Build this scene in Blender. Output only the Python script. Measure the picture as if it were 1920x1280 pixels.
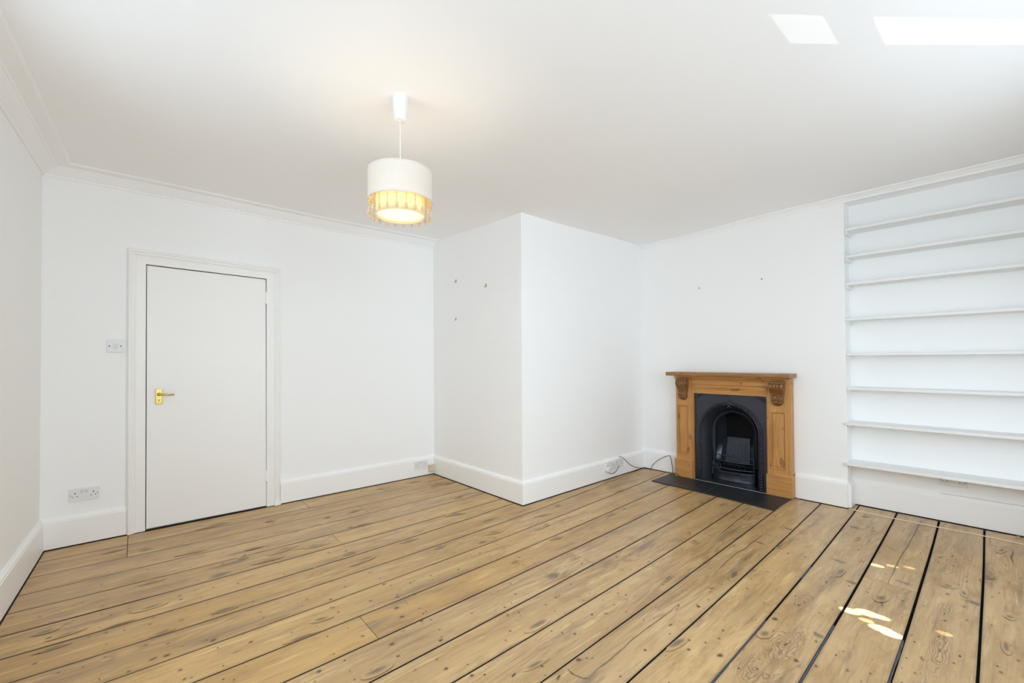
import bpy, math, random
from math import sin, cos, pi, hypot, atan2, radians
from mathutils import Matrix, Vector

for o in list(bpy.data.objects):
    bpy.data.objects.remove(o, do_unlink=True)
SC = bpy.context.scene
COL = SC.collection

# ---------------------------------------------------------------- camera
cd = bpy.data.cameras.new("camera")
cam = bpy.data.objects.new("camera", cd)
COL.objects.link(cam)
cd.sensor_fit = 'HORIZONTAL'
cd.sensor_width = 36.0
cd.lens = 815.4858 / 1920 * 36.0
cd.shift_y = 24.53 / 1920
cd.clip_start = 0.01
R_ = Vector((0.75790784, -0.6523328, -0.00613422))
U_ = Vector((-0.00358508, -0.01356789, 0.99990152))
F_ = Vector((0.65235179, 0.75781121, 0.01262188))
cam.matrix_world = Matrix(((R_.x, U_.x, -F_.x, 0), (R_.y, U_.y, -F_.y, 0), (R_.z, U_.z, -F_.z, 1.26163), (0, 0, 0, 1)))
SC.camera = cam

# ---------------------------------------------------------------- light
SC.view_settings.view_transform = 'Standard'
SC.view_settings.look = 'None'
SC.view_settings.gamma = 1.0
SC.view_settings.use_curve_mapping = False
SC.view_settings.exposure = 0.02
SC.cycles.max_bounces = 14
SC.cycles.diffuse_bounces = 10
SC.cycles.glossy_bounces = 4
SC.cycles.transmission_bounces = 8
SC.cycles.sample_clamp_indirect = 6.0
SC.cycles.use_denoising = True
SC.cycles.caustics_reflective = False
SC.cycles.caustics_refractive = False

world = bpy.data.worlds.new("sky")
SC.world = world
world.use_nodes = True
bg = world.node_tree.nodes["Background"]
bg.inputs[0].default_value = (0.80, 0.90, 1.0, 1)
bg.inputs[1].default_value = 1.0


def lamp(name, kind, loc, direction, energy, color, **kw):
    d = bpy.data.lights.new(name, kind)
    d.energy = energy
    d.color = color
    for k, v in kw.items():
        setattr(d, k, v)
    o = bpy.data.objects.new(name, d)
    COL.objects.link(o)
    o.location = loc
    o.rotation_euler = Vector(direction).to_track_quat('-Z', 'Y').to_euler()
    return o


WIN = [(-0.10, 1.30), (1.70, 3.95)]          # the two windows in the wall behind the camera (x from, x to)
WY = -0.55                                  # inner face of that wall
SKY = (0.73, 0.875, 1.0)
for xc, w, e in ((0.60, 1.5, 68.0), (2.10, 1.3, 62.0)):
    lamp("daylight_and_fill", 'AREA', (xc, WY - 0.75, 1.75), (0, 1, -0.12), e, SKY, shape='RECTANGLE', size=w, size_y=1.9)
ADDED_WINL = (0.75, 2.55)                         # unseen window added in the left wall for fill light (y from, y to)
lamp("daylight_and_fill", 'AREA', (-1.55, 1.60, 1.80), (1, 0, -0.06), 50.0, SKY, shape='RECTANGLE', size=2.3, size_y=2.0)  # area lamp added as fill, shining through the added left window
# the sun thrown up on the ceiling off the street, and the last bits of sun that get through the trees
def beam(target, d, dist, size_deg, energy, color=(1, 1, 1), square=False, blend=0.05, roll=0.0):
    d = Vector(d).normalized()
    o = lamp("sun_glint", 'SPOT', Vector(target) - d * dist, d, energy, color,
             spot_size=radians(size_deg), spot_blend=blend, shadow_soft_size=0.002)
    o.data.use_square = square
    if roll:
        o.rotation_euler = (o.rotation_euler.to_matrix() @ Matrix.Rotation(roll, 3, 'Z')).to_euler()
    return o


# ---------------------------------------------------------------- mesh helpers
class MB:
    def __init__(self):
        self.v = []
        self.f = []
        self.mi = []
        self.att = {}

    def add(self, vs, fs, mi=0, M=None):
        b = len(self.v)
        for p in vs:
            p = Vector(p)
            self.v.append(tuple(M @ p) if M else tuple(p))
        for f in fs:
            self.f.append([b + i for i in f])
            self.mi.append(mi)
        return b

    def box(self, lo, hi, mi=0, M=None):
        x0, y0, z0 = lo
        x1, y1, z1 = hi
        self.add([(x0, y0, z0), (x1, y0, z0), (x1, y1, z0), (x0, y1, z0), (x0, y0, z1), (x1, y0, z1), (x1, y1, z1), (x0, y1, z1)],
                 [(0, 3, 2, 1), (4, 5, 6, 7), (0, 1, 5, 4), (1, 2, 6, 5), (2, 3, 7, 6), (3, 0, 4, 7)], mi, M)

    def prism(self, poly, z0, z1, mi=0, M=None):
        """poly: counter-clockwise (x, y) list"""
        n = len(poly)
        vs = [(x, y, z0) for x, y in poly] + [(x, y, z1) for x, y in poly]
        fs = [tuple(reversed(range(n))), tuple(range(n, 2 * n))]
        fs += [(i, (i + 1) % n, n + (i + 1) % n, n + i) for i in range(n)]
        self.add(vs, fs, mi, M)

    def lathe(self, prof, n=32, center=(0, 0), mi=0, M=None, cap0=False, cap1=False):
        """prof: (r, z) list round a vertical axis"""
        cx, cy = center
        vs = []
        for r, z in prof:
            for k in range(n):
                a = 2 * pi * k / n
                vs.append((cx + r * cos(a), cy + r * sin(a), z))
        fs = []
        for j in range(len(prof) - 1):
            for k in range(n):
                k2 = (k + 1) % n
                fs.append((j * n + k, j * n + k2, (j + 1) * n + k2, (j + 1) * n + k))
        if cap0:
            fs.append(tuple(reversed(range(n))))
        if cap1:
            fs.append(tuple(range((len(prof) - 1) * n, len(prof) * n)))
        self.add(vs, fs, mi, M)

    def tube(self, pts, r, n=8, mi=0, M=None):
        pts = [Vector(p) for p in pts]
        vs, up = [], None
        for i, p in enumerate(pts):
            t = (pts[min(i + 1, len(pts) - 1)] - pts[max(i - 1, 0)]).normalized()
            if up is None:
                up = Vector((0, 0, 1)) if abs(t.z) < 0.9 else Vector((1, 0, 0))
            a = t.cross(up).normalized()
            up = a.cross(t).normalized()
            rr = r[i] if isinstance(r, (list, tuple)) else r
            for k in range(n):
                w = 2 * pi * k / n
                vs.append(p + a * (rr * cos(w)) + up * (rr * sin(w)))
        fs = []
        for i in range(len(pts) - 1):
            for k in range(n):
                k2 = (k + 1) % n
                fs.append((i * n + k, i * n + k2, (i + 1) * n + k2, (i + 1) * n + k))
        fs.append(tuple(reversed(range(n))))
        fs.append(tuple(range((len(pts) - 1) * n, len(pts) * n)))
        self.add(vs, fs, mi, M)

    def grid(self, rows, mi=0, M=None, flip=False):
        n, m = len(rows), len(rows[0])
        vs = [p for r in rows for p in r]
        fs = []
        for i in range(n - 1):
            for j in range(m - 1):
                q = (i * m + j, i * m + j + 1, (i + 1) * m + j + 1, (i + 1) * m + j)
                fs.append(tuple(reversed(q)) if flip else q)
        self.add(vs, fs, mi, M)

    def sphere(self, c, r, n=12, m=8, mi=0, sq=(1, 1, 1)):
        prof = [(max(r * sin(pi * j / m), 1e-5), -r * cos(pi * j / m)) for j in range(m + 1)]
        M = Matrix.Translation(c) @ Matrix.Diagonal((sq[0], sq[1], sq[2], 1))
        self.lathe(prof, n, mi=mi, M=M)

    def sweep(self, path, prof, mi=0, closed_prof=True):
        """path: (x, y, z) points in plan, room to the LEFT of travel when side=+1;
        prof: (d, h) out of the wall / up. Mitred corners."""
        P = [Vector(p) for p in path]
        nrm = []
        for i in range(len(P) - 1):
            t = (P[i + 1] - P[i])
            t.z = 0
            t.normalize()
            nrm.append(Vector((-t.y, t.x, 0)))
        rows = []
        for i, p in enumerate(P):
            if i == 0:
                m = nrm[0]
            elif i == len(P) - 1:
                m = nrm[-1]
            else:
                m = nrm[i - 1] + nrm[i]
                m = m / (1 + nrm[i - 1].dot(nrm[i]))
            rows.append([p + m * d + Vector((0, 0, h)) for d, h in prof])
        n = len(prof)
        vs = [q for r in rows for q in r]
        fs = []
        for i in range(len(P) - 1):
            for j in range(n if closed_prof else n - 1):
                j2 = (j + 1) % n
                fs.append((i * n + j, i * n + j2, (i + 1) * n + j2, (i + 1) * n + j))
        fs.append(tuple(range(n)))
        fs.append(tuple(reversed(range((len(P) - 1) * n, len(P) * n))))
        self.add(vs, fs, mi)

    def build(self, name, mats, parent=None, loc=None, rot=None, smooth=None, bevel=0.0, seg=2):
        me = bpy.data.meshes.new(name)
        me.from_pydata(self.v, [], self.f)
        if not isinstance(mats, (list, tuple)):
            mats = [mats]
        for m in mats:
            me.materials.append(m)
        for p, i in zip(me.polygons, self.mi):
            p.material_index = i
        for k, vals in self.att.items():
            a = me.attributes.new(k, 'FLOAT_VECTOR', 'POINT')
            a.data.foreach_set('vector', [c for v in vals for c in v])
        me.update()
        import bmesh
        b = bmesh.new()
        b.from_mesh(me)
        bmesh.ops.recalc_face_normals(b, faces=b.faces)
        b.to_mesh(me)
        b.free()
        if smooth is not None:
            me.polygons.foreach_set('use_smooth', [True] * len(me.polygons))
            me.set_sharp_from_angle(angle=radians(smooth))
        o = bpy.data.objects.new(name, me)
        COL.objects.link(o)
        if parent:
            o.parent = parent
        if loc:
            o.location = loc
        if rot:
            o.rotation_euler = rot
        if bevel:
            md = o.modifiers.new("soft_edge", 'BEVEL')
            md.width = bevel
            md.segments = seg
            md.limit_method = 'ANGLE'
            md.angle_limit = radians(40)
        return o


def tag(o, label=None, cat=None, group=None, kind=None):
    if label:
        o['label'] = label
    if cat:
        o['category'] = cat
    if group:
        o['group'] = group
    if kind:
        o['kind'] = kind
    return o


def thing(name, loc, rz, label, cat, group=None, kind=None):
    o = bpy.data.objects.new(name, None)
    o.empty_display_size = 0.1
    COL.objects.link(o)
    o.location = loc
    o.rotation_euler = (0, 0, rz)
    return tag(o, label, cat, group, kind)


# ---------------------------------------------------------------- materials
class NT:
    def __init__(self, name):
        self.m = bpy.data.materials.new(name)
        self.m.use_nodes = True
        self.t = self.m.node_tree
        self.p = self.t.nodes["Principled BSDF"]

    def n(self, kind, **kw):
        nd = self.t.nodes.new(kind)
        for k, v in kw.items():
            setattr(nd, k, v)
        return nd

    def link(self, a, b):
        self.t.links.new(a, b)

    def val(self, x, sock):
        if isinstance(x, (int, float)):
            sock.default_value = x
        elif isinstance(x, (tuple, list)):
            sock.default_value = tuple(x) + ((1,) if len(x) == 3 and sock.type == 'RGBA' else ())
        else:
            self.link(x, sock)

    def math(self, op, a, b=0.0, c=0.0, clamp=False):
        nd = self.n("ShaderNodeMath", operation=op, use_clamp=clamp)
        for x, s in zip((a, b, c), nd.inputs):
            self.val(x, s)
        return nd.outputs[0]

    def comb(self, x, y, z=0.0):
        nd = self.n("ShaderNodeCombineXYZ")
        for a, s in zip((x, y, z), nd.inputs):
            self.val(a, s)
        return nd.outputs[0]

    def sep(self, v):
        nd = self.n("ShaderNodeSeparateXYZ")
        self.link(v, nd.inputs[0])
        return nd.outputs

    def noise(self, vec, scale=1.0, detail=2.0, rough=0.5, dist=0.0):
        nd = self.n("ShaderNodeTexNoise")
        if vec is not None:
            self.link(vec, nd.inputs['Vector'])
        nd.inputs['Scale'].default_value = scale
        nd.inputs['Detail'].default_value = detail
        nd.inputs['Roughness'].default_value = rough
        nd.inputs['Distortion'].default_value = dist
        return nd.outputs['Fac']

    def step(self, x, a, b):
        nd = self.n("ShaderNodeMapRange", interpolation_type='SMOOTHSTEP')
        self.val(x, nd.inputs[0])
        self.val(a, nd.inputs[1])
        self.val(b, nd.inputs[2])
        return nd.outputs[0]

    def mix(self, f, a, b, blend='MIX'):
        nd = self.n("ShaderNodeMix", data_type='RGBA', blend_type=blend)
        self.val(f, nd.inputs[0])
        self.val(a, nd.inputs[6])
        self.val(b, nd.inputs[7])
        return nd.outputs[2]

    def bump(self, h, strength, dist=0.001):
        nd = self.n("ShaderNodeBump")
        nd.inputs['Strength'].default_value = strength
        nd.inputs['Distance'].default_value = dist
        self.link(h, nd.inputs['Height'])
        self.link(nd.outputs[0], self.p.inputs['Normal'])


def plain(name, col, rough=0.5, metal=0.0, spec=0.5, var=0.0, scale=20.0, bump=0.0, coat=0.0):
    N = NT(name)
    N.p.inputs['Roughness'].default_value = rough
    N.p.inputs['Metallic'].default_value = metal
    N.p.inputs['Specular IOR Level'].default_value = spec
    N.p.inputs['Coat Weight'].default_value = coat
    co = N.n("ShaderNodeTexCoord").outputs['Object']
    f = N.noise(co, scale, 4.0, 0.55)
    dark = tuple(c * (1 - var) for c in col)
    N.link(N.mix(f, dark, col), N.p.inputs['Base Color'])
    if bump:
        N.bump(f, bump)
    return N.m


M_WALL = plain("wall_paint", (0.925, 0.925, 0.92), 0.75, spec=0.25, var=0.012, scale=3.0, bump=0.0)
M_CEIL = plain("ceiling_paint", (0.945, 0.945, 0.95), 0.8, spec=0.2, var=0.01, scale=3.0)
M_TRIM = plain("gloss_white_trim", (0.93, 0.925, 0.91), 0.35, var=0.02, scale=6.0)
M_DOOR = plain("door_paint", (0.915, 0.905, 0.88), 0.42, var=0.02, scale=4.0)
M_SHELF = plain("shelf_paint", (0.85, 0.85, 0.84), 0.45, var=0.02, scale=6.0)
M_PLASTIC = plain("white_plastic", (0.80, 0.80, 0.80), 0.3, var=0.01)
M_ROCKER = plain("grey_white_plastic", (0.70, 0.70, 0.70), 0.3, var=0.01)
M_CREAM = plain("aged_cream_plastic", (0.68, 0.60, 0.40), 0.4, var=0.05)
M_HOLE = plain("dark_hole", (0.02, 0.02, 0.02), 0.7)
M_SCREW = plain("steel_screw", (0.20, 0.20, 0.20), 0.4, metal=0.6)
M_BRASS = plain("polished_brass", (0.56, 0.40, 0.115), 0.30, metal=1.0, var=0.06, scale=60)
M_IRON = plain("blackened_cast_iron", (0.052, 0.058, 0.074), 0.34, metal=0.55, spec=0.6, var=0.30, scale=60, bump=0.12)
M_SOOT = plain("sooty_iron", (0.006, 0.006, 0.007), 0.75, spec=0.2, var=0.4, scale=30)
M_SLATE = plain("black_slate", (0.022, 0.024, 0.028), 0.45, var=0.4, scale=14, bump=0.15)
M_MORTAR = plain("pale_mortar", (0.45, 0.42, 0.38), 0.9, var=0.3, scale=40)
M_CORD = plain("black_flex", (0.03, 0.03, 0.035), 0.5)
M_GREYCORD = plain("grey_flex", (0.66, 0.65, 0.64), 0.5)
M_CREAMCORD = plain("cream_flex", (0.80, 0.68, 0.50), 0.5)
M_WHITECORD = plain("white_flex", (0.82, 0.80, 0.75), 0.5)
M_UNDER = plain("underfloor", (0.012, 0.010, 0.008), 0.9)
M_FILL = plain("grey_gap_filler", (0.10, 0.105, 0.125), 0.7, var=0.6, scale=30)


def fabric(name, col, tr):
    N = NT(name)
    t = N.t
    co = N.n("ShaderNodeTexCoord").outputs['Object']
    f = N.noise(co, 220.0, 2.0)
    c = N.mix(f, tuple(x * 0.94 for x in col), col)
    d = N.n("ShaderNodeBsdfDiffuse")
    l = N.n("ShaderNodeBsdfTranslucent")
    N.link(c, d.inputs[0])
    N.link(c, l.inputs[0])
    mx = N.n("ShaderNodeMixShader")
    mx.inputs[0].default_value = tr
    N.link(d.outputs[0], mx.inputs[1])
    N.link(l.outputs[0], mx.inputs[2])
    N.link(mx.outputs[0], t.nodes["Material Output"].inputs[0])
    return N.m


M_SHADE = fabric("ivory_shade_fabric", (0.86, 0.82, 0.76), 0.30)
M_SHADE_IN = fabric("cream_inner_shade_fabric", (0.93, 0.84, 0.60), 0.45)
M_DIFF = fabric("white_diffuser", (0.97, 0.96, 0.93), 0.75)
NB = NT("lit_bulb")
NB.p.inputs['Emission Color'].default_value = (1.0, 0.87, 0.66, 1)
NB.p.inputs['Emission Strength'].default_value = 68.0
M_BULB = NB.m
M_BEAD = fabric("pearl_bead", (0.84, 0.70, 0.48), 0.35)


def pine(name, axis, light, dark, knots=0.5, rough=0.38):
    N = NT(name)
    N.p.inputs['Roughness'].default_value = rough
    co = N.sep(N.n("ShaderNodeTexCoord").outputs['Object'])
    ax = {'x': 0, 'z': 2}[axis]
    along = co[ax]
    a = co[2 - ax]
    b = co[1]
    wob = N.noise(N.comb(N.math('MULTIPLY', along, 2.2), N.math('MULTIPLY', a, 14), N.math('MULTIPLY', b, 14)), 1.0, 3.0)
    band = N.math('SINE', N.math('ADD', N.math('MULTIPLY', a, 260), N.math('ADD', N.math('MULTIPLY', b, 170), N.math('MULTIPLY', wob, 26))))
    fib = N.noise(N.comb(N.math('MULTIPLY', along, 8), N.math('MULTIPLY', a, 420), N.math('MULTIPLY', b, 420)), 1.0, 2.0)
    f = N.math('ADD', N.math('MULTIPLY', N.math('ADD', band, 1.0), 0.28), N.math('MULTIPLY', fib, 0.55))
    c = N.mix(N.math('MULTIPLY', f, 0.85, clamp=True), light, dark)
    blot = N.noise(N.comb(N.math('MULTIPLY', along, 3), N.math('MULTIPLY', a, 9), N.math('MULTIPLY', b, 9)), 1.0, 2.0)
    c = N.mix(N.math('MULTIPLY', N.step(blot, 0.5, 0.75), 0.35), c, tuple(x * 0.6 for x in dark))
    kn = N.noise(N.comb(N.math('MULTIPLY', along, 11), N.math('MULTIPLY', a, 17), N.math('MULTIPLY', b, 17)), 1.0, 0.0)
    c = N.mix(N.math('MULTIPLY', N.step(kn, 0.74, 0.80), knots), c, (0.09, 0.032, 0.010))
    N.link(c, N.p.inputs['Base Color'])
    N.bump(f, 0.08)
    return N.m


PL, PD = (0.60, 0.315, 0.105), (0.42, 0.190, 0.052)
PL, PD = (0.62, 0.320, 0.100), (0.42, 0.185, 0.048)
M_PINE_V = pine("waxed_pine_upright", 'z', PL, PD)
M_PINE_H = pine("waxed_pine_level", 'x', PL, PD)
M_PINE_SH = pine("waxed_pine_shelf", 'x', (0.40, 0.20, 0.075), (0.24, 0.10, 0.032))
M_CARVED = pine("dark_carved_pine", 'z', (0.27, 0.125, 0.036), (0.15, 0.062, 0.017), 0.2, 0.34)


def floor_wood():
    N = NT("worn_pine_boards")
    pos = N.sep(N.n("ShaderNodeNewGeometry").outputs['Position'])
    x, y = pos[0], pos[1]
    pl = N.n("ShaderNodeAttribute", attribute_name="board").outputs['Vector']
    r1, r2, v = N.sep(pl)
    kn = N.n("ShaderNodeAttribute", attribute_name="knot").outputs['Vector']
    ku, kv, kt = N.sep(kn)
    X = N.math('ADD', x, N.math('MULTIPLY', r1, 37.0))
    Y = N.math('ADD', y, N.math('MULTIPLY', r2, 23.0))

    def st(sx, sy, sc=1.0, det=2.0, ro=0.5, dist=0.0):
        return N.noise(N.comb(N.math('MULTIPLY', X, sx), N.math('MULTIPLY', Y, sy)), sc, det, ro, dist)
    # knots: distance, and how the grain bends round them
    kd0 = N.math('SQRT', N.math('ADD', N.math('MULTIPLY', ku, ku), N.math('MULTIPLY', kv, kv)))
    kd = N.math('ADD', kd0, N.math('MULTIPLY', N.math('SUBTRACT', N.noise(N.comb(N.math('MULTIPLY', x, 60), N.math('MULTIPLY', y, 60)), 1.0, 3.0), 0.5), 0.34))
    # cathedral figure
    w1 = st(0.55, 5.5, 1.0, 3.0, 0.5, 0.6)
    w2 = st(1.6, 16.0, 1.0, 2.0)
    ph = N.math('ADD', N.math('MULTIPLY', Y, 150.0), N.math('ADD', N.math('MULTIPLY', w1, 120.0), N.math('MULTIPLY', w2, 16.0)))
    band = N.math('MULTIPLY', N.math('ADD', N.math('SINE', ph), 1.0), 0.5)
    band = N.math('POWER', band, 2.5)
    fib = st(5.0, 230.0, 1.0, 3.0, 0.6)
    fig = N.math('MULTIPLY', band, N.step(st(0.7, 4.0, 1.0, 1.0), 0.42, 0.68))
    base = N.mix(r1, (0.530, 0.300, 0.084), (0.640, 0.392, 0.132))
    base = N.mix(N.math('MULTIPLY', r2, 0.7), base, (0.560, 0.385, 0.205))  # paler greyer tint per board, carrying the painted sheen of the front rows
    tone = st(0.9, 7.0, 1.0, 4.0, 0.6)
    base = N.mix(N.step(tone, 0.35, 0.72), base, N.mix(0.5, base, (0.300, 0.170, 0.060)))
    pale = st(1.3, 11.0, 1.7, 3.0, 0.6)
    base = N.mix(N.math('MULTIPLY', N.step(pale, 0.54, 0.72), 0.60), base, (0.74, 0.53, 0.245))
    mot = st(3.2, 9.0, 1.0, 5.0, 0.7)
    base = N.mix(N.math('MULTIPLY', N.step(mot, 0.47, 0.68), 0.62), base, (0.350, 0.195, 0.060))
    scr = st(2.4, 60.0, 1.0, 3.0, 0.6)
    base = N.mix(N.math('MULTIPLY', N.step(scr, 0.57, 0.74), 0.58), base, (0.230, 0.140, 0.070))
    base = N.mix(N.math('MULTIPLY', N.step(st(2.0, 45.0, 1.3, 2.0, 0.6), 0.64, 0.76), 0.45), base, (0.80, 0.63, 0.37))
    base = N.mix(N.math('MULTIPLY', fig, 0.48), base, (0.215, 0.112, 0.044))
    base = N.mix(N.math('MULTIPLY', N.step(fib, 0.48, 0.80), 0.35), base, (0.230, 0.125, 0.050))
    # greyed, worn and stained patches
    stn = st(1.1, 8.5, 1.0, 5.0, 0.65)
    base = N.mix(N.math('MULTIPLY', N.step(stn, 0.54, 0.72), 0.66), base, (0.150, 0.100, 0.060))
    fleck = st(16.0, 75.0, 1.0, 2.0, 0.5)
    base = N.mix(N.math('MULTIPLY', N.step(fleck, 0.70, 0.77), 0.80), base, (0.075, 0.046, 0.026))
    # dirt along the edges of each board
    ev = N.math('MULTIPLY', N.math('ABSOLUTE', N.math('SUBTRACT', v, 0.5)), 2.0)
    edge = N.math('MULTIPLY', N.step(ev, 0.90, 1.0), N.math('ADD', 0.15, N.math('MULTIPLY', st(2.5, 3.0, 1.0, 4.0, 0.7), 0.9)))
    base = N.mix(N.math('MULTIPLY', edge, 0.55), base, (0.105, 0.070, 0.042))
    # --- knots (1)
    isk = N.math('LESS_THAN', N.math('ABSOLUTE', N.math('SUBTRACT', kt, 1.0)), 0.3)
    halo = N.math('MULTIPLY', N.math('SUBTRACT', 1.0, N.step(kd, 0.42, 0.98)), isk)
    kc = N.mix(N.math('MULTIPLY', halo, 0.55), base, (0.235, 0.118, 0.044))
    core = N.math('MULTIPLY', N.math('SUBTRACT', 1.0, N.step(kd, 0.34, 0.52)), isk)
    kc = N.mix(N.math('MULTIPLY', core, 0.88), kc, (0.070, 0.034, 0.016))
    # --- stains (2)
    iss = N.math('LESS_THAN', N.math('ABSOLUTE', N.math('SUBTRACT', kt, 2.0)), 0.3)
    sn = N.noise(N.comb(N.math('MULTIPLY', x, 9), N.math('MULTIPLY', y, 30)), 1.0, 4.0, 0.65)
    sm = N.math('MULTIPLY', N.math('SUBTRACT', 1.0, N.step(N.math('ADD', kd0, N.math('MULTIPLY', N.math('SUBTRACT', sn, 0.5), 1.0)), 0.15, 0.80)), iss)
    sm = N.math('MULTIPLY', sm, N.math('SUBTRACT', 1.0, N.step(kd0, 0.80, 1.0)))
    kc = N.mix(N.math('MULTIPLY', sm, 0.72), kc, (0.082, 0.060, 0.046))
    # --- nail heads, cracks (3)
    isn = N.math('MULTIPLY', N.math('LESS_THAN', N.math('ABSOLUTE', N.math('SUBTRACT', kt, 3.0)), 0.3), N.math('LESS_THAN', kd0, 0.98))
    kc = N.mix(N.math('MULTIPLY', isn, 0.9), kc, (0.035, 0.024, 0.018))
    # --- big swirls of growth rings (4)
    isr = N.math('LESS_THAN', N.math('ABSOLUTE', N.math('SUBTRACT', kt, 4.0)), 0.3)
    rn = N.noise(N.comb(N.math('MULTIPLY', x, 6), N.math('MULTIPLY', y, 15)), 1.0, 2.0)
    rw = N.math('ADD', N.math('SQRT', N.math('ADD', N.math('MULTIPLY', N.math('MULTIPLY', ku, ku), 0.8), N.math('MULTIPLY', kv, kv))), N.math('MULTIPLY', N.math('SUBTRACT', rn, 0.5), 1.3))
    ring = N.math('POWER', N.math('MULTIPLY', N.math('ADD', N.math('SINE', N.math('MULTIPLY', rw, 46.0)), 1.0), 0.5), 2.4)
    ring = N.math('MULTIPLY', ring, N.math('ADD', 0.35, N.math('MULTIPLY', fib, 0.9)))
    fade = N.math('SUBTRACT', 1.0, N.step(kd0, 0.45, 1.0))
    rr = N.math('MULTIPLY', N.math('MULTIPLY', ring, fade), isr)
    kc = N.mix(N.math('MULTIPLY', rr, 0.85), kc, (0.165, 0.092, 0.048))
    rc = N.math('MULTIPLY', N.math('SUBTRACT', 1.0, N.step(kd0, 0.03, 0.09)), isr)
    kc = N.mix(N.math('MULTIPLY', rc, 0.85), kc, (0.080, 0.038, 0.018))
    N.link(kc, N.p.inputs['Base Color'])
    rg = N.math('ADD', 0.30, N.math('MULTIPLY', st(1.5, 9.0, 1.0, 4.0, 0.7), 0.22))
    N.link(rg, N.p.inputs['Roughness'])
    N.p.inputs['Specular IOR Level'].default_value = 0.5
    N.p.inputs['Coat Weight'].default_value = 0.35
    N.p.inputs['Coat Roughness'].default_value = 0.22
    N.bump(N.math('ADD', fib, N.math('MULTIPLY', st(2.0, 14.0, 1.0, 3.0), 1.2)), 0.12, 0.0012)
    return N.m


M_FLOOR = floor_wood()

# ---------------------------------------------------------------- the room in plan (metres)
YD = 4.2832                                   # wall with the door
xl = lambda y: -0.4932 + 0.0285 * (y - YD)    # left wall
xj = lambda y: 2.5506 - 0.0160 * (y - 2.7)    # boxed-in corner, face towards the left
yj = lambda x: 2.8221 + 0.0239 * (x - 2.4)    # boxed-in corner, face towards the windows
xf = lambda y: 4.4948 - 0.0211 * (y - 2.7)    # chimney breast
P0 = (xl(WY), WY)
P1 = (xl(YD), YD)
P2 = (xj(YD), YD)
P3 = (xj(2.8257), 2.8257)
P4 = (xf(2.872), 2.872)
TF = Vector((0.02111, -0.99978, 0))           # along the chimney breast, towards the windows
NF = Vector((-0.99978, -0.02111, 0))          # out of it, into the room
OF = Vector((4.4948, 2.7, 0))
AF = atan2(TF.y, TF.x)
fp = lambda s, n=0.0, z=0.0: OF + TF * s + NF * n + Vector((0, 0, z))   # point at the fireplace wall
BREAST = 1.757                                # where the chimney breast ends
DEEP = 0.178                                  # depth of the alcove
END = 3.255                                   # where the window wall meets it
PI_ = pi

# ceiling: an old one, not quite level
CTRL = [(-0.49, 4.28, 2.603), (2.52, 4.28, 2.590), (2.55, 2.82, 2.557), (4.49, 2.87, 2.590), (4.52, 1.0, 2.622), (4.6, -0.5, 2.622),
        (-0.6, -0.5, 2.59), (1.0, 2.0, 2.570), (2.2, 0.3, 2.560)]


def zc(x, y):
    sw = sz = 0
    for a, b, z in CTRL:
        w = 1 / ((x - a) ** 2 + (y - b) ** 2 + 0.05) ** 1.5
        sw += w
        sz += w * z
    return sz / sw


mb = MB()
NX, NY = 26, 24
rows = []
for j in range(NY + 1):
    y = -0.95 + (4.45 + 0.95) * j / NY
    rows.append([(-0.85 + 5.85 * i / NX, y, zc(-0.85 + 5.85 * i / NX, y)) for i in range(NX + 1)])
mb.grid(rows)
top = [[(p[0], p[1], 2.75) for p in r] for r in rows]
mb.grid(top)
for a, b in ((rows[0], top[0]), (rows[-1], top[-1]), ([r[0] for r in rows], [r[0] for r in top]), ([r[-1] for r in rows], [r[-1] for r in top])):
    mb.grid([a, b])
tag(mb.build("ceiling", M_CEIL, smooth=30), "white plastered ceiling above the room", "ceiling", kind="structure")

# ---------------------------------------------------------------- floor
SEAM = [(4.0275, -0.0512, 0.0198), (3.7778, -0.0462, 0.0224), (3.5357, -0.0225, 0.0093), (3.3057, -0.0351, 0.0162), (3.0618, -0.0232, 0.0121),
        (2.8272, -0.026, 0.0239), (2.6006, -0.0292, 0.0194), (2.3652, -0.0061, 0.0118), (2.134, -0.0001, 0.0096), (1.8944, 0.0106, 0.0064),
        (1.6617, 0.0163, 0.0053), (1.4568, -0.0034, 0.0084), (1.2069, 0.0188, 0.0031), (0.9726, 0.0222, 0.0028), (0.7687, 0.0075, 0.0043),
        (0.5401, 0.008, 0.0035), (0.3155, 0.0037, 0.0035), (0.0973, -0.0001, 0.0035), (-0.135, 0.0, 0.0035), (-0.365, 0.0, 0.0035)]
GAP = [.0058, .005, .0058, .0065, .008, .0078, .0065, .006, .0068, .0078, .008, .007, .007, .0075, .009, .011, .012, .010, .01, .01]


def seam(k, x):
    if k < 0:
        return 4.30
    if k >= len(SEAM):
        return -0.62
    a, b, c = SEAM[k]
    return a + b * x + c * x * x


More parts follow.
